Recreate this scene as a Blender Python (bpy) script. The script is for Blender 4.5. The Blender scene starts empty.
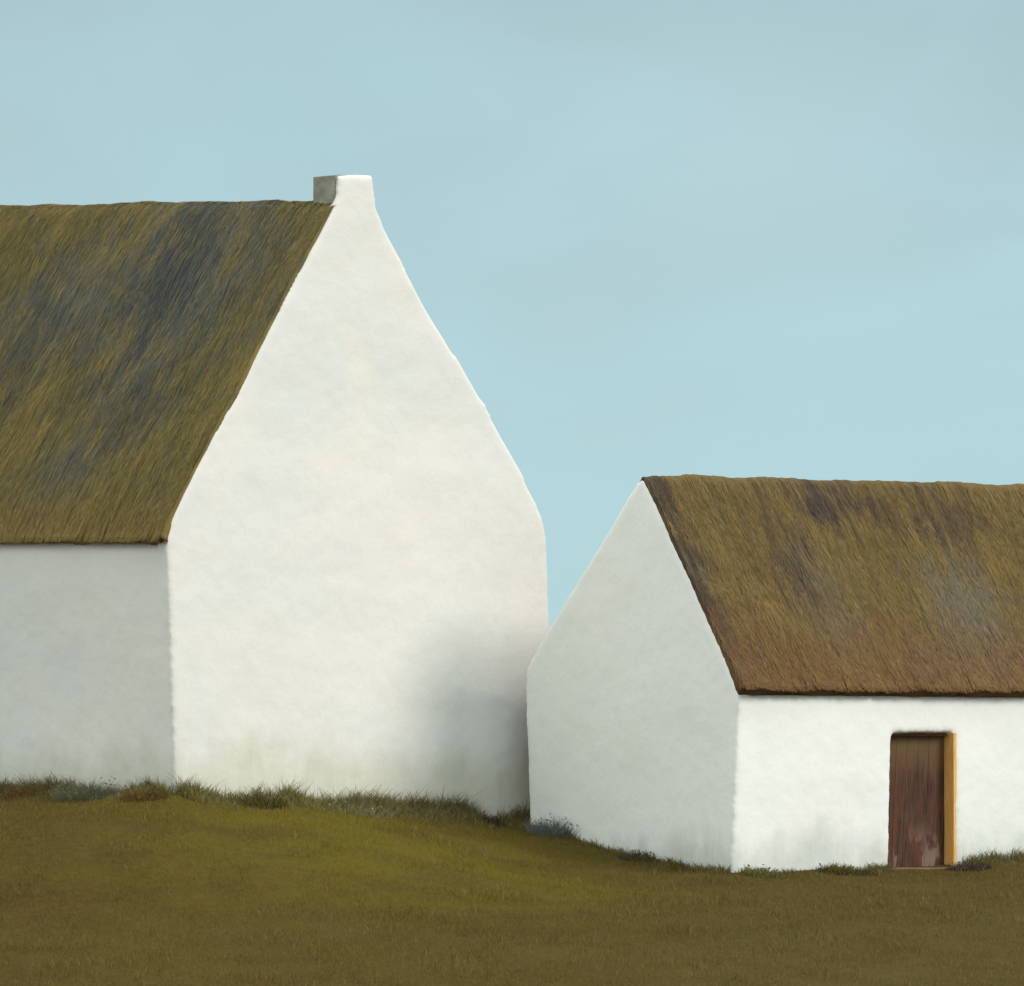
import bpy, bmesh, math, random
import numpy as np
from mathutils import Vector, Matrix, noise

rng = np.random.default_rng(7)
random.seed(7)
scene = bpy.context.scene
R = math.radians

# ------------------------------------------------------------------ camera
cam_d = bpy.data.cameras.new('camera')
cam_d.sensor_width = 36.0
cam_d.lens = 351.56
cam_d.shift_y = 0.3193
cam_d.clip_start = 0.5
cam_d.clip_end = 8000
cam = bpy.data.objects.new('camera', cam_d)
cam.location = (0, 0, 0)
cam.rotation_euler = (R(90), 0, 0)
scene.collection.objects.link(cam)
scene.camera = cam

# ------------------------------------------------------------------ sky, sun, exposure
SUN_AZ, SUN_EL = R(60), R(35)          # from behind the viewer, towards the right
SUN = Vector((math.sin(SUN_AZ) * math.cos(SUN_EL), -math.cos(SUN_AZ) * math.cos(SUN_EL), math.sin(SUN_EL)))
SUN_STRENGTH = 2.5
SKY_STRENGTH = 0.1
VEIL_LOW = (4.45, 6.95, 7.6)            # hazy blue near the horizon
VEIL_HIGH = (4.05, 5.65, 6.15)
VEIL_TOP = (14.7, 16.0, 15.2)          # bright sky overhead, and an unseen left glow added to brighten left walls

world = bpy.data.worlds.new("World")
scene.world = world
world.use_nodes = True
nt = world.node_tree
nt.nodes.clear()


def N(tree, kind, **kw):
    n = tree.nodes.new(kind)
    for k, v in kw.items():
        setattr(n, k, v)
    return n


def mth(tree, op, a, b=None, clamp=False):
    n = N(tree, 'ShaderNodeMath', operation=op)
    n.use_clamp = clamp
    for i, s in enumerate((a, b)):
        if s is None:
            continue
        if isinstance(s, (int, float)):
            n.inputs[i].default_value = s
        else:
            tree.links.new(s, n.inputs[i])
    return n.outputs[0]


def ramp01(tree, val, lo, hi):
    n = N(tree, 'ShaderNodeMapRange', interpolation_type='SMOOTHSTEP')
    tree.links.new(val, n.inputs[0])
    n.inputs[1].default_value = lo
    n.inputs[2].default_value = hi
    return n.outputs[0]


def mixc(tree, fac, a, b, blend='MIX'):
    n = N(tree, 'ShaderNodeMix', data_type='RGBA', blend_type=blend)
    for idx, s in ((0, fac), (6, a), (7, b)):
        if isinstance(s, (int, float)):
            n.inputs[idx].default_value = s
        elif isinstance(s, tuple):
            n.inputs[idx].default_value = s + (1,) if len(s) == 3 else s
        else:
            tree.links.new(s, n.inputs[idx])
    return n.outputs[2]


def noise_tex(tree, vec, scale, detail=4, rough=0.55, dist=0.0, dim='3D'):
    n = N(tree, 'ShaderNodeTexNoise', noise_dimensions=dim)
    tree.links.new(vec, n.inputs['Vector'])
    n.inputs['Scale'].default_value = scale
    n.inputs['Detail'].default_value = detail
    n.inputs['Roughness'].default_value = rough
    n.inputs['Distortion'].default_value = dist
    return n.outputs[0]


def mapping(tree, vec, scale=(1, 1, 1), rot=(0, 0, 0), loc=(0, 0, 0)):
    n = N(tree, 'ShaderNodeMapping')
    tree.links.new(vec, n.inputs[0])
    n.inputs['Location'].default_value = loc
    n.inputs['Rotation'].default_value = rot
    n.inputs['Scale'].default_value = scale
    return n.outputs[0]


tc = N(nt, 'ShaderNodeTexCoord')
sky = N(nt, 'ShaderNodeTexSky', sky_type='NISHITA', sun_disc=False)
sky.sun_elevation = SUN_EL
sky.sun_rotation = R(180) - SUN_AZ
sky.altitude = 200
sky.air_density = 1.0
sky.dust_density = 0.6
sky.ozone_density = 2.0
sep = N(nt, 'ShaderNodeSeparateXYZ')
nt.links.new(tc.outputs['Generated'], sep.inputs[0])
elev = sep.outputs['Z']
cloud = noise_tex(nt, mapping(nt, tc.outputs['Generated'], (24, 24, 44), rot=(0, R(-18), 0)), 1.0, 3, 0.5, 0.4)
cloud2 = noise_tex(nt, mapping(nt, tc.outputs['Generated'], (90, 90, 260)), 1.0, 4, 0.6)
low_t = mth(nt, 'ADD', elev, mth(nt, 'MULTIPLY', mth(nt, 'SUBTRACT', cloud, 0.5), 0.075))
veil = mixc(nt, ramp01(nt, low_t, 0.030, 0.092), VEIL_LOW, VEIL_HIGH)
veil = mixc(nt, mth(nt, 'MULTIPLY', ramp01(nt, cloud, 0.5, 0.78), 0.38), veil, (4.75, 6.75, 7.25))
veil = mixc(nt, mth(nt, 'MULTIPLY', ramp01(nt, cloud2, 0.35, 0.8), 0.10), veil, (4.7, 6.7, 7.2))
sx = mth(nt, 'DIVIDE', mth(nt, 'SUBTRACT', sep.outputs['X'], 0.024), 0.030)
sz = mth(nt, 'DIVIDE', mth(nt, 'SUBTRACT', elev, 0.067), 0.017)
sr = mth(nt, 'SQRT', mth(nt, 'ADD', mth(nt, 'MULTIPLY', sx, sx), mth(nt, 'MULTIPLY', sz, sz)))
sr = mth(nt, 'ADD', sr, mth(nt, 'MULTIPLY', mth(nt, 'SUBTRACT', cloud, 0.5), 1.5))
veil = mixc(nt, mth(nt, 'MULTIPLY', mth(nt, 'SUBTRACT', 1.0, ramp01(nt, sr, 0.0, 1.3)), 0.6), veil, (4.95, 7.1, 7.6))
dotn = N(nt, 'ShaderNodeVectorMath', operation='DOT_PRODUCT')
nt.links.new(tc.outputs['Generated'], dotn.inputs[0])
dotn.inputs[1].default_value = Vector((-0.90, -0.36, 0.26)).normalized()
bright = mth(nt, 'MAXIMUM', ramp01(nt, elev, 0.14, 0.85), ramp01(nt, dotn.outputs['Value'], -0.25, 0.55))
veil = mixc(nt, bright, veil, VEIL_TOP)
total = mixc(nt, 0.86, sky.outputs[0], veil)
bg = N(nt, 'ShaderNodeBackground')
nt.links.new(total, bg.inputs[0])
bg.inputs[1].default_value = SKY_STRENGTH
wo = N(nt, 'ShaderNodeOutputWorld')
nt.links.new(bg.outputs[0], wo.inputs[0])

sun_d = bpy.data.lights.new('sun', 'SUN')
sun_d.energy = SUN_STRENGTH
sun_d.angle = R(19)                    # veiled by thin cloud
sun_d.color = (1.0, 0.94, 0.85)
sun = bpy.data.objects.new('sun', sun_d)
sun.rotation_euler = SUN.to_track_quat('Z', 'Y').to_euler()
sun.location = (20, 60, 40)
scene.collection.objects.link(sun)

scene.view_settings.view_transform = 'Standard'
scene.view_settings.look = 'None'
scene.view_settings.gamma = 1.0
scene.view_settings.use_curve_mapping = False
scene.view_settings.exposure = 0.0


# ------------------------------------------------------------------ helpers
def link(o, parent=None):
    scene.collection.objects.link(o)
    if parent is not None:
        o.parent = parent
    return o


def obj(name, mesh, mat=None, parent=None):
    if mat is not None:
        mesh.materials.append(mat)
    return link(bpy.data.objects.new(name, mesh), parent)


def thing(name, label, cat, loc, rotz):
    o = bpy.data.objects.new(name, None)
    o.location = loc
    o.rotation_euler = (0, 0, rotz)
    o.empty_display_size = 0.3
    o['label'] = label
    o['category'] = cat
    return link(o)


def mesh_np(name, verts, faces, smooth=True):
    """faces: int array (n, 3) or (n, 4)"""
    me = bpy.data.meshes.new(name)
    verts = np.asarray(verts, dtype=np.float32)
    faces = np.asarray(faces, dtype=np.int32)
    n, k = faces.shape
    me.vertices.add(len(verts))
    me.vertices.foreach_set('co', verts.ravel())
    me.loops.add(n * k)
    me.loops.foreach_set('vertex_index', faces.ravel())
    me.polygons.add(n)
    me.polygons.foreach_set('loop_start', np.arange(0, n * k, k, dtype=np.int32))
    me.polygons.foreach_set('loop_total', np.full(n, k, dtype=np.int32))
    me.polygons.foreach_set('use_smooth', np.full(n, smooth, dtype=bool))
    me.update(calc_edges=True)
    return me


def smooth(t):
    t = np.clip(t, 0, 1)
    return t * t * (3 - 2 * t)


def prism(bm, poly, axis_fn):
    """closed prism; axis_fn(p, k) gives the point of polygon corner p at end k"""
    a = [bm.verts.new(axis_fn(p, 0)) for p in poly]
    b = [bm.verts.new(axis_fn(p, 1)) for p in poly]
    n = len(poly)
    bm.faces.new(a)
    bm.faces.new(list(reversed(b)))
    for i in range(n):
        j = (i + 1) % n
        bm.faces.new((a[j], a[i], b[i], b[j]))
    bmesh.ops.recalc_face_normals(bm, faces=bm.faces[:])


def box(bm, x0, x1, y0, y1, z0, z1, bevel=0.0):
    r = bmesh.ops.create_cube(bm, size=1.0)
    for v in r['verts']:
        v.co = Vector(((x0 + x1) / 2 + v.co.x * (x1 - x0), (y0 + y1) / 2 + v.co.y * (y1 - y0), (z0 + z1) / 2 + v.co.z * (z1 - z0)))
    if bevel:
        es = list({e for v in r['verts'] for e in v.link_edges})
        bmesh.ops.bevel(bm, geom=es, offset=bevel, segments=2, affect='EDGES', profile=0.6)


def evaluated(o):
    dg = bpy.context.evaluated_depsgraph_get()
    return bpy.data.meshes.new_from_object(o.evaluated_get(dg), depsgraph=dg)


def lime_wall(bms, cutters, voxel, amp, seed, shear=None):
    """rounded, hand-plastered masonry: solid pieces merged, door openings cut, then worn by noise"""
    tmp = []
    turn = Matrix.Rotation(0.43, 4, 'X') @ Matrix.Rotation(0.61, 4, 'Y') @ Matrix.Rotation(0.37, 4, 'Z')   # keeps the walls off the voxel axes
    bms.transform(turn)
    me = bpy.data.meshes.new('wall')
    bms.to_mesh(me)
    bms.free()
    o = link(bpy.data.objects.new('wall_tmp', me))
    tmp.append(o)
    m = o.modifiers.new('merge', 'REMESH')
    m.mode = 'VOXEL'
    m.voxel_size = voxel
    m.use_smooth_shade = True
    for c in cutters:
        bm = bmesh.new()
        prism(bm, c[0], lambda p, k: (p[0], c[1 + k], p[1]))
        bm.transform(turn)
        cme = bpy.data.meshes.new('cut')
        bm.to_mesh(cme)
        bm.free()
        co = link(bpy.data.objects.new('cut_tmp', cme))
        tmp.append(co)
        b = o.modifiers.new('cut', 'BOOLEAN')
        b.operation = 'DIFFERENCE'
        b.object = co
        b.solver = 'FAST'
    if cutters:
        m2 = o.modifiers.new('merge2', 'REMESH')
        m2.mode = 'VOXEL'
        m2.voxel_size = voxel
        m2.use_smooth_shade = True
    sm_ = o.modifiers.new('wear', 'SMOOTH')
    sm_.factor = 0.5
    sm_.iterations = 26
    out = evaluated(o)
    out.transform(turn.inverted())
    out.update()
    for t in tmp:
        bpy.data.objects.remove(t)
    n = len(out.vertices)
    co = np.empty(n * 3, np.float32)
    no = np.empty(n * 3, np.float32)
    out.vertices.foreach_get('co', co)
    out.vertices.foreach_get('normal', no)
    co = co.reshape(-1, 3)
    no = no.reshape(-1, 3)
    d = np.empty(n, np.float32)
    off = Vector((seed * 13.1, seed * 7.7, seed * 3.3))
    for i in range(n):
        p = Vector(co[i]) + off
        d[i] = noise.noise(p * 0.55) * 1.2 + noise.noise(p * 1.7) * 0.55 + noise.noise(p * 5.0) * 0.2
    co = co + no * (d * amp)[:, None]
    if shear:
        co = shear(co)
    out.vertices.foreach_set('co', co.astype(np.float32).ravel())
    out.polygons.foreach_set('use_smooth', np.ones(len(out.polygons), bool))
    out.name = 'wall'
    out.update()
    return out


def resample(poly, step):
    p = np.array(poly, float)
    # Catmull-Rom for soft bends
    q = []
    for i in range(len(p) - 1):
        p0, p1, p2, p3 = p[max(i - 1, 0)], p[i], p[i + 1], p[min(i + 2, len(p) - 1)]
        L = np.linalg.norm(p2 - p1)
        k = max(2, int(L / step))
        for t in np.arange(k) / k:
            q.append(0.5 * (2 * p1 + (p2 - p0) * t + (2 * p0 - 5 * p1 + 4 * p2 - p3) * t * t + (3 * p1 - p0 - 3 * p2 + p3) * t ** 3) * 0.5
                     + 0.5 * (p1 + (p2 - p1) * t))
    q.append(p[-1])
    return np.array(q)


def thatch(name, poly, v0, v1, place, thick, seed, mat, parent, lift=None, n_straw=60000, step=0.06, ridge_at=0.5,
           straw_side=(0.0, 0.5)):
    """thatch shell: section `poly` (u, z) swept along v; place(u, v, z) -> local point. Straw lies on top, pointing down-slope."""
    sec = resample(poly, step)
    seg = np.linalg.norm(np.diff(sec, axis=0), axis=1)
    s = np.concatenate([[0], np.cumsum(seg)])
    S = s[-1]
    tan = np.gradient(sec.astype(float), axis=0)
    tan /= np.linalg.norm(tan, axis=1)[:, None]
    nor = np.stack([-tan[:, 1], tan[:, 0]], 1)           # outward (up) for a left-to-right section
    ns = len(sec)
    nv = int((v1 - v0) / step)
    vs = np.linspace(v0, v1, nv)
    ring_u, ring_s, ring_d = [], [], []
    TH = 4
    outer = [(i, 0.0) for i in range(ns)]
    rim1 = [(ns - 1, k / TH) for k in range(1, TH)]
    inner = [(i, 1.0) for i in range(ns - 1, -1, -1)]
    rim0 = [(0, k / TH) for k in range(TH - 1, 0, -1)]
    ring = outer + rim1 + inner + rim0
    nr = len(ring)
    base = np.array([sec[i] - nor[i] * (thick * d) for i, d in ring])
    rn = []
    for i, d in ring:
        n_ = nor[i].copy()
        if d > 0 and d < 1:
            n_ = -tan[i] if i == 0 else tan[i]
        elif d == 1.0:
            n_ = -n_
        rn.append(n_)
    rn = np.array(rn)
    rs = np.array([s[i] for i, d in ring])
    amp = np.array([1.0 if d < 1 else 0.2 for i, d in ring])
    eave = np.array([math.exp(-min(s[i], S - s[i]) / 0.18) for i, d in ring])
    ridge_s = s[int(np.argmax(sec[:, 1]))]
    V = np.empty((nv, nr, 3))
    UV = np.empty((nv, nr, 2))
    for a, v in enumerate(vs):
        for b in range(nr):
            ss = rs[b]
            q = Vector((v * 0.9 + seed * 9.1, ss * 0.55, seed * 1.7))
            d = noise.noise(q) * 0.035 + noise.noise(q * 2.6) * 0.022
            d += noise.noise(Vector((v * 7.0, ss * 1.2, seed + 5.0))) * 0.012
            d += noise.noise(Vector((v * 22.0, ss * 2.2, seed + 9.0))) * 0.008 + noise.noise(Vector((v * 13.0, ss * 9.0, seed + 3.0))) * 0.006
            d *= amp[b]
            d += eave[b] * amp[b] * (noise.noise(Vector((v * 4.0, seed * 2.0, 1.5))) * 0.035 + noise.noise(Vector((v * 15.0, seed * 2.0, 4.5))) * 0.03)
            u_, z_ = base[b] + rn[b] * d
            V[a, b] = place(u_, v, z_)
            UV[a, b] = (v, ss)
    verts = V.reshape(-1, 3)
    uvs = UV.reshape(-1, 2)
    idx = np.arange(nv * nr).reshape(nv, nr)
    A, B = idx[:-1], idx[1:]
    F = np.stack([A, np.roll(A, -1, 1), np.roll(B, -1, 1), B], -1).reshape(-1, 4)
    caps = []
    o_of = {i: i for i in range(ns)}
    in0 = ns + len(rim1)
    for e in (0, nv - 1):
        for i in range(ns - 1):
            q = [idx[e, i], idx[e, i + 1], idx[e, in0 + (ns - 2 - i)], idx[e, in0 + (ns - 1 - i)]]
            caps.append(q if e else q[::-1])
    F = np.concatenate([F, np.array(caps)])
    # straw
    up_dir = np.array(place(0, 0, 1)) - np.array(place(0, 0, 0))
    n = n_straw
    sv = rng.uniform(v0 + 0.02, v1 - 0.02, n)
    su = rng.uniform(straw_side[0] * S, straw_side[1] * S, n)
    k = n // 9                                           # extra along the eaves and the verge nearest the viewer
    su[:k] = np.abs(rng.normal(0, 0.10, k))
    sv[k:2 * k] = v0 + 0.02 + np.abs(rng.normal(0, 0.14, k))
    L = rng.uniform(0.16, 0.42, n)
    sgn = np.where(su < ridge_s, -1.0, 1.0)
    e = su + sgn * L
    hang = rng.uniform(0.0, 0.30, n) ** 2
    e = np.clip(e, -hang, S + hang)
    gi = (sv - v0) / (v1 - v0) * (nv - 1)

    def samp(su_, sv_, h):
        su_c = np.clip(su_, 0, S)
        uu = np.interp(su_c, s, sec[:, 0])
        zz = np.interp(su_c, s, sec[:, 1])
        nu = np.interp(su_c, s, nor[:, 0])
        nz = np.interp(su_c, s, nor[:, 1])
        # surface displacement from the built grid
        ii = np.clip(np.round(np.interp(su_c, s, np.arange(ns))).astype(int), 0, ns - 1)
        vv = np.clip(np.round((sv_ - v0) / (v1 - v0) * (nv - 1)).astype(int), 0, nv - 1)
        P = np.array([place(a, b, c) for a, b, c in zip(uu, sv_, zz)])
        G = V[vv, ii]
        G0 = np.array([place(a, b, c) for a, b, c in zip(sec[ii, 0], vs[vv], sec[ii, 1])])
        P += G - G0
        ex = su_ - su_c
        tu = np.interp(su_c, s, tan[:, 0])
        tz = np.interp(su_c, s, tan[:, 1])
        O0 = np.array(place(0, 0, 0), float)
        U = np.array(place(1, 0, 0)) - O0
        Z = np.array([0, 0, 1.0])
        P += (ex * tu + h * nu)[:, None] * U + (ex * tz + h * nz)[:, None] * Z
        return P
    O0 = np.array(place(0, 0, 0), float)
    VD = np.array(place(0, 1, 0), float) - O0
    VD /= np.linalg.norm(VD)
    root = samp(su, sv, np.full(n, 0.003))
    mid = samp((su + e) / 2, sv, rng.uniform(0.004, 0.016, n))
    drift = rng.normal(0, 0.03, n)
    tip = samp(e, sv, rng.uniform(0.002, 0.022, n)) + VD * drift[:, None]
    mid += VD * (drift * 0.35)[:, None]
    w = rng.uniform(0.004, 0.009, n)[:, None] * VD
    sverts = np.stack([root - w, root + w, mid - w, mid + w, tip - w * 0.4, tip + w * 0.4], 1)
    off = len(verts)
    bidx = off + np.arange(n)[:, None] * 6
    SF = np.concatenate([bidx + np.array([0, 1, 3, 2]), bidx + np.array([2, 3, 5, 4])])
    suv = np.stack([np.stack([sv, su], 1)] * 6, 1)
    srnd = np.repeat(rng.uniform(0, 1, n), 6)
    me = mesh_np(name, np.concatenate([verts, sverts.reshape(-1, 3)]), np.concatenate([F, SF]))
    alluv = np.concatenate([uvs, suv.reshape(-1, 2)]).astype(np.float32)
    li = np.empty(len(me.loops), np.int32)
    me.loops.foreach_get('vertex_index', li)
    lay = me.uv_layers.new(name='slope')
    lay.data.foreach_set('uv', alluv[li].ravel())
    at = me.attributes.new('straw', 'FLOAT', 'POINT')
    at.data.foreach_set('value', np.concatenate([np.full(off, 0.5), srnd]).astype(np.float32))
    return obj(name, me, mat, parent)


# ------------------------------------------------------------------ materials
def new_mat(name):
    m = bpy.data.materials.new(name)
    m.use_nodes = True
    t = m.node_tree
    return m, t, t.nodes['Principled BSDF']


def bump(t, bsdf, h, strength, dist):
    b = N(t, 'ShaderNodeBump')
    b.inputs['Strength'].default_value = strength
    b.inputs['Distance'].default_value = dist
    t.links.new(h, b.inputs['Height'])
    t.links.new(b.outputs[0], bsdf.inputs['Normal'])


def limewash(name, base, tint_a, tint_b, stain, stain_h):
    m, t, b = new_mat(name)
    c = N(t, 'ShaderNodeTexCoord').outputs['Object']
    big = noise_tex(t, mapping(t, c, (0.32, 0.32, 0.45)), 1.0, 4, 0.5, 0.5)
    fine = noise_tex(t, c, 3.0, 6, 0.65, 0.3)
    col = mixc(t, ramp01(t, big, 0.42, 0.68), base, tint_a)
    big2 = noise_tex(t, mapping(t, c, (0.4, 0.4, 0.5), loc=(7, 3, 1)), 1.0, 4, 0.5, 0.5)
    col = mixc(t, ramp01(t, big2, 0.46, 0.7), col, tint_b)
    col = mixc(t, mth(t, 'MULTIPLY', ramp01(t, fine, 0.45, 0.8), 0.22), col, tuple(x * 0.86 for x in base))
    # rain-splash and algae at the foot, with a ragged edge of its own
    z = N(t, 'ShaderNodeSeparateXYZ')
    t.links.new(c, z.inputs[0])
    rag = noise_tex(t, mapping(t, c, (1.1, 1.1, 0.5)), 1.0, 5, 0.6, 0.2)
    hgt = mth(t, 'SUBTRACT', z.outputs['Z'], mth(t, 'MULTIPLY', mth(t, 'SUBTRACT', rag, 0.42), 1.5))
    foot = mth(t, 'SUBTRACT', 1.0, ramp01(t, hgt, -0.05, stain_h))
    streak = noise_tex(t, mapping(t, c, (9, 9, 1.2)), 1.0, 3, 0.6)
    foot = mth(t, 'MULTIPLY', foot, mth(t, 'ADD', 0.55, mth(t, 'MULTIPLY', streak, 0.6)), True)
    col = mixc(t, mth(t, 'MULTIPLY', foot, 0.8), col, stain)
    # hairline crackle and flaking
    spk = noise_tex(t, c, 26.0, 3, 0.6)
    col = mixc(t, mth(t, 'MULTIPLY', ramp01(t, spk, 0.66, 0.76), 0.22), col, (0.5, 0.49, 0.43))
    t.links.new(col, b.inputs['Base Color'])
    b.inputs['Roughness'].default_value = 0.92
    b.inputs['Specular IOR Level'].default_value = 0.2
    lump = mth(t, 'ADD', noise_tex(t, c, 7.0, 5, 0.6), mth(t, 'MULTIPLY', noise_tex(t, mapping(t, c, (30, 30, 12)), 1.0, 4, 0.6), 0.35))
    bump(t, b, lump, 0.35, 0.02)
    return m


def thatch_mat(name, cols, dark, pale, patch, rust, rust_s, rust_a, spots, damp, damps):
    """cols: two straw browns; spots: (v, s, radius_v, radius_s, amount) of lichen or damp patches"""
    m, t, b = new_mat(name)
    uv = N(t, 'ShaderNodeUVMap', uv_map='slope').outputs[0]
    at = N(t, 'ShaderNodeAttribute', attribute_name='straw').outputs['Fac']
    blotch = noise_tex(t, mapping(t, uv, (0.75, 0.42, 1)), 1.0, 4, 0.55, 0.6)
    streak = noise_tex(t, mapping(t, uv, (9, 0.9, 1)), 1.0, 5, 0.62, 0.15)
    mottle = noise_tex(t, mapping(t, uv, (2.6, 1.9, 1), loc=(3, 7, 0)), 1.0, 6, 0.68, 0.4)
    fine = noise_tex(t, mapping(t, uv, (48, 3.2, 1)), 1.0, 4, 0.6)
    col = mixc(t, ramp01(t, mth(t, 'ADD', mth(t, 'MULTIPLY', blotch, 0.35), mth(t, 'ADD', mth(t, 'MULTIPLY', mottle, 0.3), mth(t, 'MULTIPLY', streak, 0.35))), 0.39, 0.61), cols[0], cols[1])
    sp = N(t, 'ShaderNodeSeparateXYZ')
    t.links.new(uv, sp.inputs[0])
    warp = mth(t, 'ADD', mth(t, 'MULTIPLY', mth(t, 'SUBTRACT', streak, 0.5), 2.0), mth(t, 'MULTIPLY', mth(t, 'SUBTRACT', mottle, 0.5), 3.0))
    for lst, pc in ((spots, patch), (damps, damp)):
        tot = None
        for v, s_, rv, rs_, am in lst:
            dv = mth(t, 'DIVIDE', mth(t, 'SUBTRACT', sp.outputs[0], v), rv)
            ds = mth(t, 'DIVIDE', mth(t, 'SUBTRACT', sp.outputs[1], s_), rs_)
            d = mth(t, 'SQRT', mth(t, 'ADD', mth(t, 'MULTIPLY', dv, dv), mth(t, 'MULTIPLY', ds, ds)))
            f = mth(t, 'MULTIPLY', mth(t, 'SUBTRACT', 1.0, ramp01(t, mth(t, 'ADD', d, warp), 0.0, 1.45)), am)
            tot = f if tot is None else mth(t, 'MAXIMUM', tot, f)
        col = mixc(t, tot, col, pc)
    st2 = noise_tex(t, mapping(t, uv, (5.0, 0.7, 1), loc=(4, 9, 0)), 1.0, 5, 0.6, 0.3)
    col = mixc(t, mth(t, 'MULTIPLY', ramp01(t, st2, 0.56, 0.72), 0.7), col, dark)
    st3 = noise_tex(t, mapping(t, uv, (6.0, 1.0, 1), loc=(14, 2, 0)), 1.0, 5, 0.65, 0.3)
    col = mixc(t, mth(t, 'MULTIPLY', ramp01(t, st3, 0.55, 0.75), 0.6), col, pale)
    # rust-brown weathered straw along the eaves
    er = mth(t, 'ADD', sp.outputs[1], mth(t, 'ADD', mth(t, 'MULTIPLY', mth(t, 'SUBTRACT', streak, 0.5), rust_s * 1.3), mth(t, 'MULTIPLY', mth(t, 'SUBTRACT', mottle, 0.5), rust_s * 2.2)))
    col = mixc(t, mth(t, 'MULTIPLY', mth(t, 'SUBTRACT', 1.0, ramp01(t, er, rust_s * 0.05, rust_s)), rust_a), col, rust)
    var = mth(t, 'ADD', 0.62, mth(t, 'ADD', mth(t, 'MULTIPLY', fine, 0.4), mth(t, 'MULTIPLY', at, 0.36)))
    vm = N(t, 'ShaderNodeVectorMath', operation='SCALE')
    t.links.new(col, vm.inputs[0])
    t.links.new(var, vm.inputs['Scale'])
    t.links.new(vm.outputs[0], b.inputs['Base Color'])
    b.inputs['Roughness'].default_value = 0.95
    b.inputs['Specular IOR Level'].default_value = 0.12
    bump(t, b, mth(t, 'ADD', fine, streak), 0.6, 0.02)
    return m


def wood_mat(name, a, bcol, pale=None):
    m, t, b = new_mat(name)
    c = N(t, 'ShaderNodeTexCoord').outputs['Object']
    g = noise_tex(t, mapping(t, c, (26, 26, 1.6)), 1.0, 5, 0.65, 0.4)
    col = mixc(t, ramp01(t, g, 0.35, 0.66), a, bcol)
    g2 = noise_tex(t, mapping(t, c, (5, 5, 1.3), loc=(3, 1, 2)), 1.0, 4, 0.6, 0.3)
    if pale:
        g3 = noise_tex(t, mapping(t, c, (3.5, 3.5, 2.0), loc=(8, 2, 5)), 1.0, 5, 0.65, 0.5)
        col = mixc(t, mth(t, 'MULTIPLY', ramp01(t, g3, 0.46, 0.62), 0.65), col, (0.12, 0.038, 0.024))
        z = N(t, 'ShaderNodeSeparateXYZ')
        t.links.new(c, z.inputs[0])
        top = ramp01(t, mth(t, 'ADD', z.outputs['Z'], mth(t, 'MULTIPLY', g2, 0.8)), 1.55, 2.25)
        col = mixc(t, mth(t, 'MULTIPLY', top, 0.75), col, pale[0])
        low = mth(t, 'MULTIPLY', ramp01(t, g2, 0.52, 0.62), mth(t, 'SUBTRACT', 1.0, ramp01(t, z.outputs['Z'], 0.15, 0.75)))
        col = mixc(t, mth(t, 'MULTIPLY', low, 0.6), col, pale[1])
    t.links.new(col, b.inputs['Base Color'])
    b.inputs['Roughness'].default_value = 0.8
    b.inputs['Specular IOR Level'].default_value = 0.25
    bump(t, b, g, 0.5, 0.006)
    return m


def stone_mat(name, a, bcol):
    m, t, b = new_mat(name)
    c = N(t, 'ShaderNodeTexCoord').outputs['Object']
    g = noise_tex(t, c, 4.0, 6, 0.65, 0.4)
    t.links.new(mixc(t, ramp01(t, g, 0.35, 0.66), a, bcol), b.inputs['Base Color'])
    b.inputs['Roughness'].default_value = 0.95
    bump(t, b, noise_tex(t, c, 14.0, 5, 0.65), 0.6, 0.02)
    return m


def field_colour(t, gain):
    c = N(t, 'ShaderNodeTexCoord').outputs['Object']
    a = noise_tex(t, mapping(t, c, (0.16, 0.26, 0.0)), 1.0, 3, 0.5, 0.6)
    b_ = noise_tex(t, mapping(t, c, (0.5, 0.9, 0.0), loc=(5, 2, 0)), 1.0, 5, 0.6, 0.3)
    f = noise_tex(t, mapping(t, c, (5, 8, 0.0)), 1.0, 5, 0.65)
    g = lambda k: tuple(x * gain for x in k)
    xz = N(t, 'ShaderNodeSeparateXYZ')
    t.links.new(c, xz.inputs[0])
    east = ramp01(t, mth(t, 'ADD', xz.outputs['X'], mth(t, 'MULTIPLY', mth(t, 'SUBTRACT', a, 0.5), 14.0)), -2.0, 6.0)
    lx = mth(t, 'DIVIDE', mth(t, 'SUBTRACT', xz.outputs['X'], -1.9), 4.6)
    ly = mth(t, 'DIVIDE', mth(t, 'SUBTRACT', xz.outputs['Y'], 140.6), 5.0)
    lr = mth(t, 'SQRT', mth(t, 'ADD', mth(t, 'MULTIPLY', lx, lx), mth(t, 'MULTIPLY', ly, ly)))
    lush = mth(t, 'SUBTRACT', 1.0, ramp01(t, mth(t, 'ADD', lr, mth(t, 'MULTIPLY', mth(t, 'SUBTRACT', b_, 0.5), 1.4)), 0.0, 1.25))
    col = mixc(t, ramp01(t, a, 0.36, 0.66), g((0.078, 0.053, 0.013)), g((0.084, 0.060, 0.013)))
    col = mixc(t, mth(t, 'MULTIPLY', east, 0.7), col, g((0.086, 0.063, 0.021)))
    col = mixc(t, mth(t, 'MULTIPLY', lush, 0.85), col, g((0.115, 0.092, 0.012)))
    col = mixc(t, mth(t, 'MULTIPLY', ramp01(t, b_, 0.46, 0.74), 0.5), col, g((0.070, 0.052, 0.018)))
    col = mixc(t, mth(t, 'MULTIPLY', ramp01(t, f, 0.42, 0.8), 0.4), col, g((0.13, 0.10, 0.03)))
    return col


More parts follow.
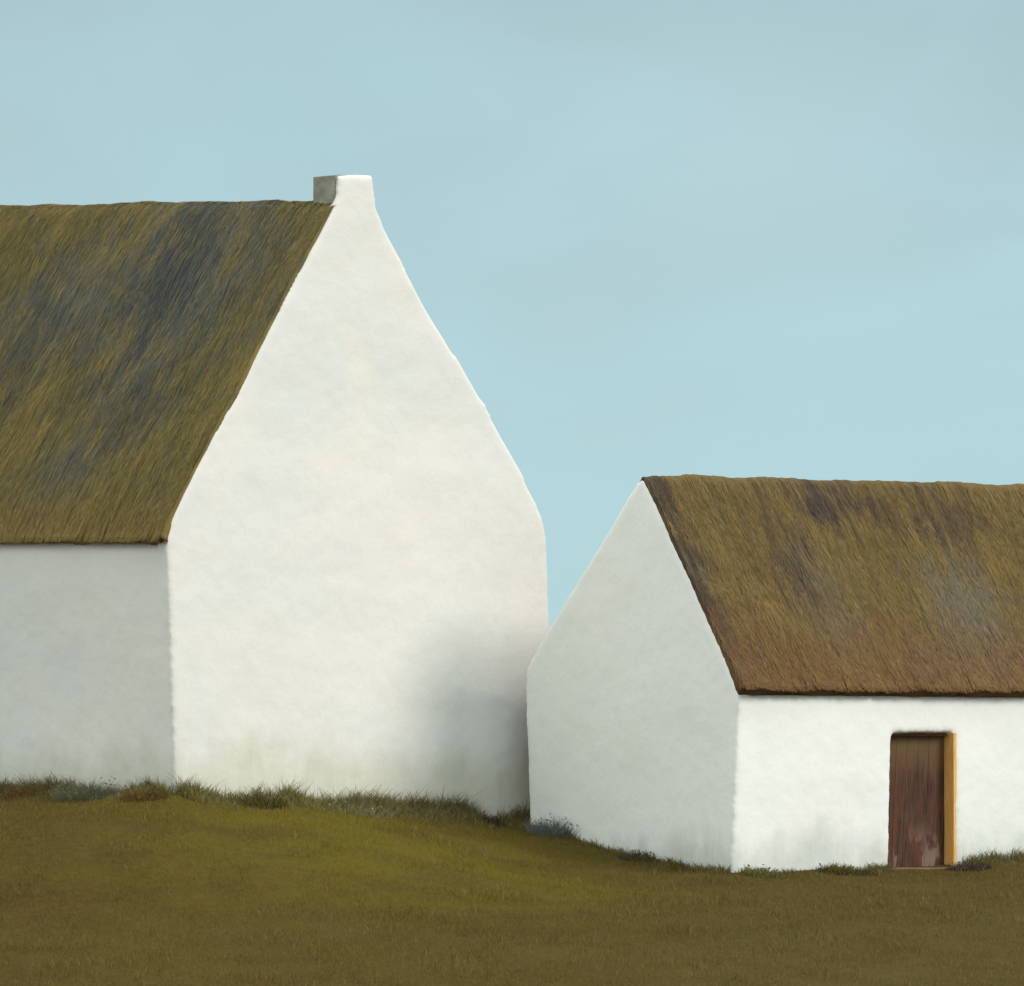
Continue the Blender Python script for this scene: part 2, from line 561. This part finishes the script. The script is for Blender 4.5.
def ground_mat():
    m, t, b = new_mat('turf_soil')
    t.links.new(field_colour(t, 0.95), b.inputs['Base Color'])
    b.inputs['Roughness'].default_value = 1.0
    b.inputs['Specular IOR Level'].default_value = 0.05
    c = N(t, 'ShaderNodeTexCoord').outputs['Object']
    bump(t, b, noise_tex(t, c, 9.0, 6, 0.7), 0.7, 0.06)
    return m


def blade_mat(name, colour=None, alt=None, field=False):
    m, t, b = new_mat(name)
    at = N(t, 'ShaderNodeAttribute', attribute_name='blade').outputs['Fac']
    if field:
        col = field_colour(t, 1.7)
        vm = N(t, 'ShaderNodeVectorMath', operation='SCALE')
        t.links.new(col, vm.inputs[0])
        t.links.new(mth(t, 'ADD', 0.7, mth(t, 'MULTIPLY', at, 0.6)), vm.inputs['Scale'])
        col = vm.outputs[0]
        dry = N(t, 'ShaderNodeAttribute', attribute_name='dry').outputs['Fac']
        col = mixc(t, dry, col, (0.26, 0.25, 0.14))
    else:
        col = mixc(t, at, colour, alt)
    t.links.new(col, b.inputs['Base Color'])
    b.inputs['Roughness'].default_value = 0.85
    b.inputs['Specular IOR Level'].default_value = 0.1
    tr = N(t, 'ShaderNodeBsdfTranslucent')
    t.links.new(col, tr.inputs[0])
    mx = N(t, 'ShaderNodeMixShader')
    mx.inputs[0].default_value = 0.3
    out = t.nodes['Material Output']
    t.links.new(b.outputs[0], mx.inputs[1])
    t.links.new(tr.outputs[0], mx.inputs[2])
    t.links.new(mx.outputs[0], out.inputs[0])
    return m


M_WALL_BIG = limewash('whitewash_large', (0.69, 0.675, 0.655), (0.655, 0.66, 0.645), (0.71, 0.685, 0.645), (0.50, 0.50, 0.40), 0.75)
M_WALL_SMALL = limewash('whitewash_small', (0.83, 0.83, 0.81), (0.775, 0.80, 0.765), (0.81, 0.81, 0.80), (0.50, 0.53, 0.50), 0.55)
M_THATCH_BIG = thatch_mat('thatch_mossy', ((0.120, 0.098, 0.038), (0.210, 0.156, 0.055)), (0.060, 0.060, 0.042), (0.225, 0.165, 0.055),
                          (0.098, 0.110, 0.115), (0.215, 0.145, 0.050), 1.3, 0.65,
                          [(2.6, 4.7, 2.2, 1.9, 0.72), (4.8, 4.3, 1.8, 1.3, 0.6), (2.4, 2.9, 1.4, 1.5, 0.42), (3.0, 1.4, 0.9, 0.8, 0.5), (6.6, 3.4, 1.0, 1.5, 0.4)],
                          (0.050, 0.056, 0.060), [(2.9, 4.7, 0.8, 1.5, 0.62), (2.3, 2.6, 0.7, 1.0, 0.35), (5.6, 3.0, 0.8, 1.3, 0.4)])
M_THATCH_SMALL = thatch_mat('thatch_brown', ((0.115, 0.078, 0.031), (0.165, 0.112, 0.041)), (0.055, 0.042, 0.033), (0.165, 0.142, 0.070),
                            (0.125, 0.128, 0.115), (0.150, 0.078, 0.036), 2.2, 0.7,
                            [(4.7, 1.6, 0.8, 1.1, 0.6), (4.2, 0.7, 1.2, 0.7, 0.3), (2.2, 1.7, 0.6, 1.3, 0.3), (6.3, 0.9, 0.8, 0.7, 0.5)],
                            (0.042, 0.032, 0.033), [(3.1, 3.6, 0.9, 0.5, 0.85), (0.1, 2.4, 0.3, 3.0, 0.8), (5.0, 3.3, 0.8, 0.6, 0.55), (1.9, 2.6, 0.35, 1.3, 0.45)])
M_DOOR = wood_mat('door_boards', (0.050, 0.022, 0.018), (0.095, 0.050, 0.030), ((0.15, 0.095, 0.045), (0.26, 0.19, 0.16)))
M_JAMB = wood_mat('ochre_paint', (0.70, 0.35, 0.085), (0.80, 0.47, 0.16))
M_STEP = stone_mat('step_stone', (0.17, 0.105, 0.065), (0.24, 0.16, 0.10))
M_BOUNCE_DARK = stone_mat('rear_bounce_dark', (0.13, 0.075, 0.04), (0.22, 0.135, 0.078))
M_CHIM = stone_mat('chimney_render', (0.20, 0.20, 0.155), (0.31, 0.305, 0.25))
M_FLUE_SHADE = stone_mat('flue_shade', (0.02, 0.02, 0.02), (0.05, 0.05, 0.045))

# ------------------------------------------------------------------ ground: a hillside field, one sheet
PROF = np.array([(-2500, -40), (-600, -14), (-60, -2.4), (0, -1.65), (40, -4.2), (80, -6.6), (105, -5.4), (120, -3.55), (130, -2.18), (136, -1.35),
                 (141, -0.68), (144, -0.15), (147, 0.22), (151, 0.55), (160, 0.95), (190, 0.6), (260, -4), (600, -30), (2500, -60)], float)
# measured ground heights along the feet of the walls: X, Y, Z
FOOT = np.array([(-9.06, 147.96, 0.50), (-7.48, 146.09, 0.30), (-6.1, 144.5, 0.34), (-4.95, 142.95, 0.38), (-3.77, 143.9, 0.26), (-2.35, 145.1, 0.20),
                 (-1.2, 146.1, 0.10), (0.19, 147.2, -0.04), (0.2, 145.1, -0.15), (1.26, 143.7, -0.42), (2.25, 142.3, -0.66),
                 (3.12, 140.95, -0.76), (4.1, 141.65, -0.74), (5.4, 142.55, -0.70), (6.4, 143.25, -0.70), (7.37, 143.95, -0.60), (9.0, 145.1, -0.5)], float)


BIG_K = 0.9900


def base_h(Y):
    xs, zs = PROF[:, 0], PROF[:, 1]
    m = np.gradient(zs, xs)
    Y = np.clip(np.asarray(Y, float), xs[0], xs[-1])
    i = np.clip(np.searchsorted(xs, Y) - 1, 0, len(xs) - 2)
    h = xs[i + 1] - xs[i]
    t = (Y - xs[i]) / h
    lim = lambda d: np.clip(d, -0.18, 0.18)
    return (zs[i] * (1 + 2 * t) * (1 - t) ** 2 + h * lim(m[i]) * t * (1 - t) ** 2 + zs[i + 1] * t * t * (3 - 2 * t) + h * lim(m[i + 1]) * t * t * (t - 1))


FOOT[:8] *= BIG_K
FRES = FOOT[:, 2] - base_h(FOOT[:, 1])


def ground_h(X, Y):
    X = np.asarray(X, float)
    Y = np.asarray(Y, float)
    z = base_h(Y)
    num = np.zeros_like(z)
    den = np.full_like(z, 0.02)
    for (fx, fy, fz), r in zip(FOOT, FRES):
        d2 = (X - fx) ** 2 + (Y - fy) ** 2
        w = np.exp(-d2 / 10.0) / (d2 + 0.15)
        num += w * r
        den += w
    z = z + num / den
    near = np.exp(-((Y - 138) / 25) ** 2 - (X / 40) ** 2)
    z += near * (0.035 * np.sin(X * 0.9 + 0.4 * Y) * np.sin(Y * 0.7 + 1.3) + 0.02 * np.sin(X * 2.3 + 1.0) * np.sin(Y * 1.9 - X * 0.6))
    return z


def axis_pts(lo, hi, fine_lo, fine_hi, fine, growth):
    p = list(np.arange(fine_lo, fine_hi + 1e-6, fine))
    st, x = fine, fine_hi
    while x < hi:
        st *= growth
        x += st
        p.append(min(x, hi))
    st, x = fine, fine_lo
    while x > lo:
        st *= growth
        x -= st
        p.insert(0, max(x, lo))
    return np.array(p)


gx = axis_pts(-2400, 2400, -13, 13, 0.16, 1.13)
gy = axis_pts(-2400, 2400, 124, 152, 0.16, 1.13)
GX, GY = np.meshgrid(gx, gy)
GZ = ground_h(GX, GY)
gi = np.arange(GX.size).reshape(GX.shape)
gf = np.stack([gi[:-1, :-1], gi[:-1, 1:], gi[1:, 1:], gi[1:, :-1]], -1).reshape(-1, 4)
ground = obj('field', mesh_np('field', np.stack([GX, GY, GZ], -1).reshape(-1, 3), gf), ground_mat())
ground['kind'] = 'structure'

# ------------------------------------------------------------------ large cottage
Z0 = 0.42
BIG_O = (-4.89 * BIG_K, 143.0 * BIG_K, Z0 * BIG_K)
BIG_A = R(40)
big = thing('cottage', 'tall whitewashed cottage with dark mossy thatch and a chimney, left of the low cottage', 'cottage', BIG_O, BIG_A)
big.scale = (BIG_K,) * 3
LEN = 12.5
gable = [(0.16, -0.3), (0.09, 0.5), (0.018, 2.431), (-0.036, 3.503), (-0.073, 3.98), (0.0, 4.24), (0.091, 4.421), (0.546, 5.161), (1.682, 6.844),
         (2.384, 7.949), (2.905, 8.707), (3.03, 8.92), (3.072, 9.02), (3.091, 9.366), (3.765, 9.39), (3.80, 9.05), (3.83, 8.90), (3.99, 8.617),
         (4.82, 7.407), (5.867, 6.135), (6.615, 5.08), (6.80, 4.79), (6.942, 4.542), (7.04, 4.30), (7.085, 4.10), (7.116, 3.75), (7.155, 2.657), (7.174, -0.6)]
gable = [(x, z - Z0) for x, z in gable]
body = [(0.16, -0.3), (0.09, 0.5), (0.018, 2.431), (-0.036, 3.503), (-0.05, 3.86), (0.25, 4.2), (0.75, 4.95), (2.3, 7.45), (3.3, 8.7), (3.6, 8.7),
        (4.6, 7.3), (5.7, 5.9), (6.6, 4.6), (6.98, 3.95), (7.10, 3.75), (7.155, 2.657), (7.174, -0.6)]
body = [(x, z - Z0) for x, z in body]


def rise_big(z, v):
    k = np.clip((z + Z0 - 3.98) / 5.0, 0, 1)
    return z + np.clip((z + Z0 + 0.3) / 4.2, 0, 1) * np.maximum(v, 0) * (0.020 + 0.017 * k)


bm = bmesh.new()
coping = [p for p in gable if p[1] + Z0 < 8.93]          # thick under the thatch edge; the chimney breast itself is thin
prism(bm, coping, lambda p, k: (p[0], 0.26 * k, p[1]))
prism(bm, [p for p in gable if p[1] + Z0 > 8.55], lambda p, k: (p[0], 0.085 * k, p[1]))
prism(bm, body, lambda p, k: (p[0], (0.03, LEN)[k], p[1]))
wm = lime_wall(bm, [], 0.038, 0.020, 1.0, lambda c: np.stack([c[:, 0], c[:, 1], rise_big(c[:, 2], c[:, 1])], 1))
obj('wall', wm, M_WALL_BIG, big)

roof_big = [(-0.145, 4.03), (0.075, 4.455), (0.53, 5.19), (1.665, 6.88), (2.37, 7.985), (2.88, 8.735), (3.06, 8.93), (3.25, 9.00), (3.45, 9.01),
            (3.63, 8.98), (3.79, 8.87), (3.95, 8.56), (4.76, 7.34), (5.80, 6.06), (6.54, 5.01), (6.86, 4.5), (7.00, 4.2)]
roof_big = [(x, z - Z0) for x, z in roof_big]
thatch('thatched_roof', roof_big, 0.025, LEN + 0.15, lambda u, v, z: (u, v, float(rise_big(z, v))), 0.15, 2.0, M_THATCH_BIG, big,
       n_straw=110000, straw_side=(0.0, 0.5))

bm = bmesh.new()
box(bm, 3.105, 3.75, 0.087, 0.60, 8.55 - Z0, 9.355 - Z0, 0.015)
bmesh.ops.subdivide_edges(bm, edges=bm.edges[:], cuts=5, use_grid_fill=True)
for v in bm.verts:
    v.co += Vector((noise.noise(v.co * 5), 0.3 * noise.noise(v.co * 5 + Vector((3, 1, 2))), noise.noise(v.co * 4 + Vector((9, 1, 2))))) * 0.012
me = bpy.data.meshes.new('chimney')
bm.to_mesh(me)
bm.free()
chim = obj('chimney', me, M_CHIM, big)
bm = bmesh.new()
box(bm, 3.26, 3.60, 0.21, 0.49, 9.30 - Z0, 9.372 - Z0, 0.008)  # solid block on top; the shade of the flue mouth is its black colour
me = bpy.data.meshes.new('flue')
bm.to_mesh(me)
bm.free()
obj('flue', me, M_FLUE_SHADE, chim)

# ------------------------------------------------------------------ small cottage
SM_O = (3.162, 141.0, -0.70)
SM_A = R(35)
Z1 = SM_O[2]
small = thing('cottage', 'low whitewashed cottage with brown thatch, plank door and no chimney', 'cottage', SM_O, SM_A)
SL = 9.6
g2 = [(0.14, -1.3), (0.119, -0.734), (0.024, 0.564), (-0.048, 1.80), (0.06, 1.98), (0.262, 2.259), (1.103, 3.406), (1.83, 4.346), (2.22, 4.84), (2.30, 4.895), (2.42, 4.835),
      (3.055, 4.248), (4.047, 3.319), (4.799, 2.609), (5.11, 2.30), (5.185, 2.19), (5.203, 1.888), (5.152, 0.871), (5.10, -0.6)]
g2 = [(y, z - Z1) for y, z in g2]
b2 = [(0.14, -1.3), (0.119, -0.734), (0.024, 0.564), (-0.03, 1.74), (0.30, 2.0), (1.2, 3.2), (2.25, 4.5), (2.4, 4.5), (3.0, 3.98), (4.75, 2.33),
      (5.14, 2.0), (5.195, 1.8), (5.152, 0.871), (5.10, -0.6)]
b2 = [(y, z - Z1) for y, z in b2]
bm = bmesh.new()
prism(bm, g2, lambda p, k: (0.24 * k, p[0], p[1]))
prism(bm, b2, lambda p, k: ((0.03, SL)[k], p[0], p[1]))
DX0, DX1, DZ1 = 2.775, 3.99, 1.94
wm = lime_wall(bm, [([(DX0 + 0.03, -0.5), (DX1 + 0.02, -0.5), (DX1 - 0.12, DZ1), (DX0 - 0.02, DZ1)], -0.4, 0.40)], 0.034, 0.018, 4.0)
ws = obj('wall', wm, M_WALL_SMALL, small)
wm.materials.append(M_BOUNCE_DARK)                    # unseen rear wall, given dark stone to cut bounce into the gap
nn = np.empty(len(wm.polygons) * 3, np.float32)
cc = np.empty(len(wm.polygons) * 3, np.float32)
wm.polygons.foreach_get('normal', nn)
wm.polygons.foreach_get('center', cc)
nn, cc = nn.reshape(-1, 3), cc.reshape(-1, 3)
wm.polygons.foreach_set('material_index', ((nn[:, 1] > 0.75) & (cc[:, 1] > 4.6) & (cc[:, 0] > 0.06)).astype(np.int32))

roof_small = [(-0.15, 1.88), (0.05, 2.10), (0.27, 2.36), (1.09, 3.455), (1.80, 4.38), (2.17, 4.86), (2.30, 4.93), (2.42, 4.81),
              (3.03, 4.20), (4.0, 3.28), (4.74, 2.56), (5.02, 2.27), (5.10, 2.18)]
roof_small = [(y, z - Z1) for y, z in roof_small]
thatch('thatched_roof', roof_small, 0.022, SL + 0.15, lambda u, v, z: (v, u, z), 0.17, 6.0, M_THATCH_SMALL, small,
       n_straw=90000, straw_side=(0.0, 0.49))

# door: boards, a dark frame, an ochre reveal on the right and a stone step


def wall_y(z):
    return 0.115 - 0.072 * z           # the front wall leans back towards its foot


def right_x(z):
    return DX1 + 0.02 - 0.14 * (z + 0.5) / (DZ1 + 0.5)


def door_part(name, boxes, mat, lean_right=False):
    bm = bmesh.new()
    for bx in boxes:
        box(bm, *bx)
    bmesh.ops.subdivide_edges(bm, edges=[e for e in bm.edges if abs(e.verts[0].co.z - e.verts[1].co.z) > 0.5], cuts=6)
    for v in bm.verts:
        if lean_right:
            v.co.x += right_x(v.co.z) - DX1
        v.co.y += wall_y(v.co.z)
        v.co.y += 0.004 * noise.noise(v.co * 3)
        v.co.x += 0.006 * noise.noise(v.co * 2 + Vector((4, 4, 4)))
    me = bpy.data.meshes.new(name)
    bm.to_mesh(me)
    bm.free()
    return obj(name, me, mat, small)


xs = [DX0 + 0.02]
nb = 6
for i in range(nb):
    xs.append(xs[-1] + (DX1 - DX0 - 0.02) / nb * random.uniform(0.9, 1.1))
sc_ = (DX1 - DX0 - 0.02) / (xs[-1] - xs[0])
xs = [DX0 + 0.02 + (x - xs[0]) * sc_ for x in xs]
boards = []
for i in range(nb):
    boards.append((xs[i] + 0.0015, xs[i + 1] - 0.0015, 0.222 + random.uniform(0, 0.008), 0.26, 0.03 + random.uniform(-0.008, 0.008), 1.915, 0.003))
boards.append((DX0 + 0.02, DX1, 0.262, 0.28, 0.04, 1.90))
door_part('door', boards, M_DOOR)
door_part('door_frame', [(DX0 - 0.02, DX0 + 0.03, 0.14, 0.30, -0.02, DZ1 + 0.02, 0.006),
                         (DX0 + 0.031, DX1 - 0.16, 0.14, 0.30, DZ1 - 0.035, DZ1 + 0.02, 0.006)], M_DOOR)
door_part('door_jamb', [(DX1 - 0.024, DX1 + 0.03, 0.008, 0.30, -0.02, DZ1 + 0.01, 0.008)], M_JAMB, True)
door_part('doorstep', [(DX0 + 0.004, DX1 - 0.03, -0.05, 0.30, -0.25, 0.018, 0.02)], M_STEP)


# ------------------------------------------------------------------ grass
def world_pt(o, a, x, y):
    return o[0] + x * math.cos(a) - y * math.sin(a), o[1] + x * math.sin(a) + y * math.cos(a)


def inside(o, a, x0, x1, y0, y1, X, Y):
    dx, dy = X - o[0], Y - o[1]
    lx = dx * math.cos(a) + dy * math.sin(a)
    ly = -dx * math.sin(a) + dy * math.cos(a)
    return (lx > x0) & (lx < x1) & (ly > y0) & (ly < y1)


def blades(P, h, w, lean, bend, az=None):
    """curved tapering blades: two quads and a tip each, 5 verts"""
    n = len(P)
    az = rng.uniform(0, 2 * np.pi, n) if az is None else az
    face = rng.uniform(0, 2 * np.pi, n)
    side = np.stack([np.cos(face), np.sin(face), np.zeros(n)], 1) * w[:, None]
    d = np.stack([np.cos(az), np.sin(az), np.zeros(n)], 1)
    up = np.array([0, 0, 1.0])
    m = P + d * (h * lean * 0.4)[:, None] + up * (h * 0.55)[:, None]
    t = P + d * (h * (lean + bend))[:, None] + up * h[:, None]
    v = np.stack([P - side, P + side, m - side * 0.75, m + side * 0.75, t], 1)
    b = np.arange(n)[:, None] * 5
    tri = np.concatenate([b + np.array([0, 1, 3]), b + np.array([0, 3, 2]), b + np.array([2, 3, 4])])
    return v.reshape(-1, 3), tri


def add_attr(me, name, val):
    at = me.attributes.new(name, 'FLOAT', 'POINT')
    at.data.foreach_set('value', val.astype(np.float32))


n1 = 420000
X = rng.uniform(-10.5, 10.5, n1)
Y = 127.5 + (150 - 127.5) * rng.beta(1.25, 1.35, n1)
ne = 150000                                              # thinning out beyond, so the turf has no edge
X = np.concatenate([X, rng.normal(0, 12, ne)])
Y = np.concatenate([Y, rng.normal(136, 10, ne)])
ok = ~inside(BIG_O, BIG_A, 0.1, 7.1, 0.05, LEN, X, Y) & ~inside(SM_O, SM_A, 0.05, SL, 0.1, 5.1, X, Y)
X, Y = X[ok], Y[ok]
tuft = np.array([noise.noise(Vector((x * 1.1, y * 1.1, 3.0))) for x, y in zip(X, Y)])
h = rng.uniform(0.025, 0.06, len(X)) * (1 + 0.6 * np.clip(tuft, -0.6, 1))
dry = np.zeros(len(X))
n2 = 60000
X2 = rng.uniform(-10.5, 10.5, n2)
Y2 = rng.uniform(127.5, 146, n2)
t2 = np.array([noise.noise(Vector((x * 0.9, y * 0.9, 8.0))) + 0.8 * noise.noise(Vector((x * 3.1, y * 3.1, 2.0))) for x, y in zip(X2, Y2)])
ok = (rng.uniform(0, 1, n2) < np.clip(0.25 + t2, 0, 1)) & ~inside(BIG_O, BIG_A, 0.1, 7.1, 0.05, LEN, X2, Y2) & ~inside(SM_O, SM_A, 0.05, SL, 0.1, 5.1, X2, Y2)
X2, Y2 = X2[ok], Y2[ok]
h2 = rng.uniform(0.06, 0.13, len(X2)) * np.clip(0.8 + t2[ok] * 0.5, 0.5, 1.3)
d2_ = rng.uniform(0, 1, len(X2)) ** 3 * 0.4
PX, PY, PH, PD = [X, X2], [Y, Y2], [h, h2], [dry, d2_]


def foot_line(o, a, p0, p1, n, hmin, hmax, spread, dryness, seed):
    t = rng.uniform(0, 1, n)
    x = p0[0] + (p1[0] - p0[0]) * t
    y = p0[1] + (p1[1] - p0[1]) * t
    L = math.hypot(p1[0] - p0[0], p1[1] - p0[1])
    nx, ny = (p1[1] - p0[1]) / L, -(p1[0] - p0[0]) / L
    d = np.abs(rng.normal(0, spread, n))
    x, y = x + nx * d, y + ny * d
    X, Y = world_pt(o, a, x, y)
    cl = np.array([0.8 * noise.noise(Vector((u * 0.55, seed, 0.5))) + 0.5 * noise.noise(Vector((u * 2.7, seed, 2.5))) + 0.35 * noise.noise(Vector((u * 9.0, seed, 6.5))) for u in t * L])
    keep = rng.uniform(0, 1, n) < np.clip(0.55 + cl * 0.8, 0.15, 1)
    hh = (hmin + (hmax - hmin) * rng.uniform(0, 1, n) ** 2.2) * np.clip(0.8 + 0.7 * cl, 0.35, 1.5) * np.exp(-d / (spread * 1.1))
    PX.append(X[keep])
    PY.append(Y[keep])
    PH.append(hh[keep])
    PD.append((rng.uniform(0, 1, n) ** 1.5 * dryness)[keep])


foot_line(BIG_O, BIG_A, (0.09, 7.0), (0.09, 0.0), 30000, 0.08, 0.36, 0.40, 0.9, 1.0)
foot_line(BIG_O, BIG_A, (0.09, 0.0), (7.15, 0.0), 32000, 0.09, 0.42, 0.42, 1.0, 8.0)
foot_line(SM_O, SM_A, (0.0, 5.1), (0.0, 0.1), 12000, 0.05, 0.20, 0.28, 0.4, 15.0)
foot_line(SM_O, SM_A, (0.0, 0.08), (DX0 - 0.05, 0.06), 14000, 0.05, 0.19, 0.30, 0.5, 22.0)
foot_line(SM_O, SM_A, (DX1 + 0.05, 0.06), (9.0, 0.06), 22000, 0.08, 0.32, 0.36, 0.6, 29.0)
X, Y, h, dry = (np.concatenate(a) for a in (PX, PY, PH, PD))
P = np.stack([X, Y, ground_h(X, Y) - 0.008], 1)
w = np.clip(h * 0.05, 0.0022, 0.006)
v, tri = blades(P, h, w, rng.uniform(0.1, 0.7, len(P)), rng.uniform(0.0, 0.5, len(P)))
me = mesh_np('grass', v, tri)
add_attr(me, 'blade', np.repeat(rng.uniform(0, 1, len(P)), 5))
add_attr(me, 'dry', np.repeat(dry, 5))
grass = obj('grass', me, blade_mat('grass_blades', field=True))
grass['kind'] = 'stuff'


# ------------------------------------------------------------------ single plants along the walls
def tuft_plant(name, label, cat, x, y, rad, hgt, n, ca, cb, leafy=0.0, group=None):
    """grass or sedge tuft; leafy > 0 adds broad leaves on the stems"""
    z = float(ground_h(np.array([x]), np.array([y]))[0])
    r = rad * np.sqrt(rng.uniform(0, 1, n))
    th = rng.uniform(0, 2 * np.pi, n)
    px, py = r * np.cos(th), r * np.sin(th) * 0.7
    pz = ground_h(x + px, y + py) - z - 0.01
    h = hgt * rng.uniform(0.45, 1.0, n) * (1 - 0.55 * (r / rad) ** 2)
    P = np.stack([px, py, pz], 1)
    v, tri = blades(P, h, np.full(n, 0.0045), 0.15 + 0.5 * r / rad, rng.uniform(0.05, 0.4, n), th)
    rnd = np.repeat(rng.uniform(0, 1, n), 5)
    if leafy:
        k = int(n * leafy)
        i = rng.integers(0, n, k)
        f = rng.uniform(0.25, 1.0, k)
        C = P[i] + np.stack([np.cos(th[i]) * h[i] * 0.3 * f, np.sin(th[i]) * h[i] * 0.3 * f, h[i] * f], 1) + rng.normal(0, 0.02, (k, 3))
        a = rng.normal(0, 1, (k, 3))
        a /= np.linalg.norm(a, axis=1)[:, None]
        b = np.cross(a, rng.normal(0, 1, (k, 3)))
        b /= np.linalg.norm(b, axis=1)[:, None]
        s1 = rng.uniform(0.014, 0.03, k)[:, None]
        a, b = a * s1, b * s1 * 0.42
        lv = np.stack([C - a, C + b, C + a, C - b, C + a * 1.2], 1)
        o = len(v)
        bi = o + np.arange(k)[:, None] * 5
        tri = np.concatenate([tri, bi + np.array([0, 1, 2]), bi + np.array([0, 2, 3])])
        v = np.concatenate([v, lv.reshape(-1, 3)])
        rnd = np.concatenate([rnd, np.repeat(rng.uniform(0, 1, k), 5)])
    me = mesh_np(name, v, tri)
    add_attr(me, 'blade', rnd)
    ob = obj(name, me, blade_mat(name + '_leaf', ca, cb))
    ob.location = (x, y, z)
    ob['label'] = label
    ob['category'] = cat
    if group:
        ob['group'] = group
    return ob


RUST, RUST2 = (0.16, 0.075, 0.028), (0.24, 0.13, 0.05)
OLIVE, OLIVE2 = (0.10, 0.085, 0.022), (0.18, 0.16, 0.06)
DARK, DARK2 = (0.05, 0.045, 0.02), (0.09, 0.08, 0.04)
SLATE, SLATE2 = (0.085, 0.09, 0.075), (0.16, 0.17, 0.145)
GREEN, GREEN2 = (0.055, 0.065, 0.012), (0.12, 0.13, 0.03)
PURP, PURP2 = (0.07, 0.05, 0.045), (0.12, 0.09, 0.07)
G = 'weeds along the cottage walls'
for row in (
    ('weed', 'rust brown weed clump at the far left end of the tall cottage', 'weed', -6.93, 143.65, 0.42, 0.24, 420, RUST, RUST2, 0.8),
    ('weed', 'tall olive and grey weed below the long side wall of the tall cottage', 'weed', -6.04, 142.51, 0.5, 0.40, 520, OLIVE2, SLATE2, 0.7),
    ('weed', 'low reddish weed at the front corner of the tall cottage', 'weed', -5.20, 141.32, 0.34, 0.20, 320, RUST, OLIVE, 0.8),
    ('sedge', 'dark sedge tuft under the tall white gable near its corner', 'sedge', -3.61, 142.11, 0.42, 0.26, 420, DARK, OLIVE, 0.2),
    ('sedge', 'pale dry grass tuft under the middle of the tall white gable', 'sedge', -2.33, 143.15, 0.6, 0.24, 300, (0.22, 0.21, 0.11), (0.33, 0.32, 0.20), 0.1),
    ('sedge', 'blackish sedge tuft in the gap between the two cottages', 'sedge', -0.36, 144.74, 0.26, 0.20, 320, DARK, PURP, 0.3),
    ('bush', 'slate grey bush against the back corner of the low cottage', 'bush', 0.62, 144.3, 0.40, 0.36, 420, (0.13, 0.145, 0.13), (0.24, 0.26, 0.245), 0.6),
    ('weed', 'low slate green weed midway along the gable of the low cottage', 'weed', 1.85, 142.65, 0.34, 0.16, 300, SLATE, DARK2, 1.0),
    ('weed', 'yellow green weed at the front corner of the low cottage', 'weed', 3.55, 140.98, 0.3, 0.18, 300, GREEN2, OLIVE2, 0.9),
    ('weed', 'dark green creeping weed under the white wall left of the door', 'weed', 4.75, 141.85, 0.45, 0.10, 360, GREEN, DARK, 0.9),
    ('weed', 'purplish brown weed clump right of the plank door', 'weed', 6.55, 143.05, 0.3, 0.17, 320, PURP, PURP2, 0.9),
):
    tuft_plant(*row, group=G)
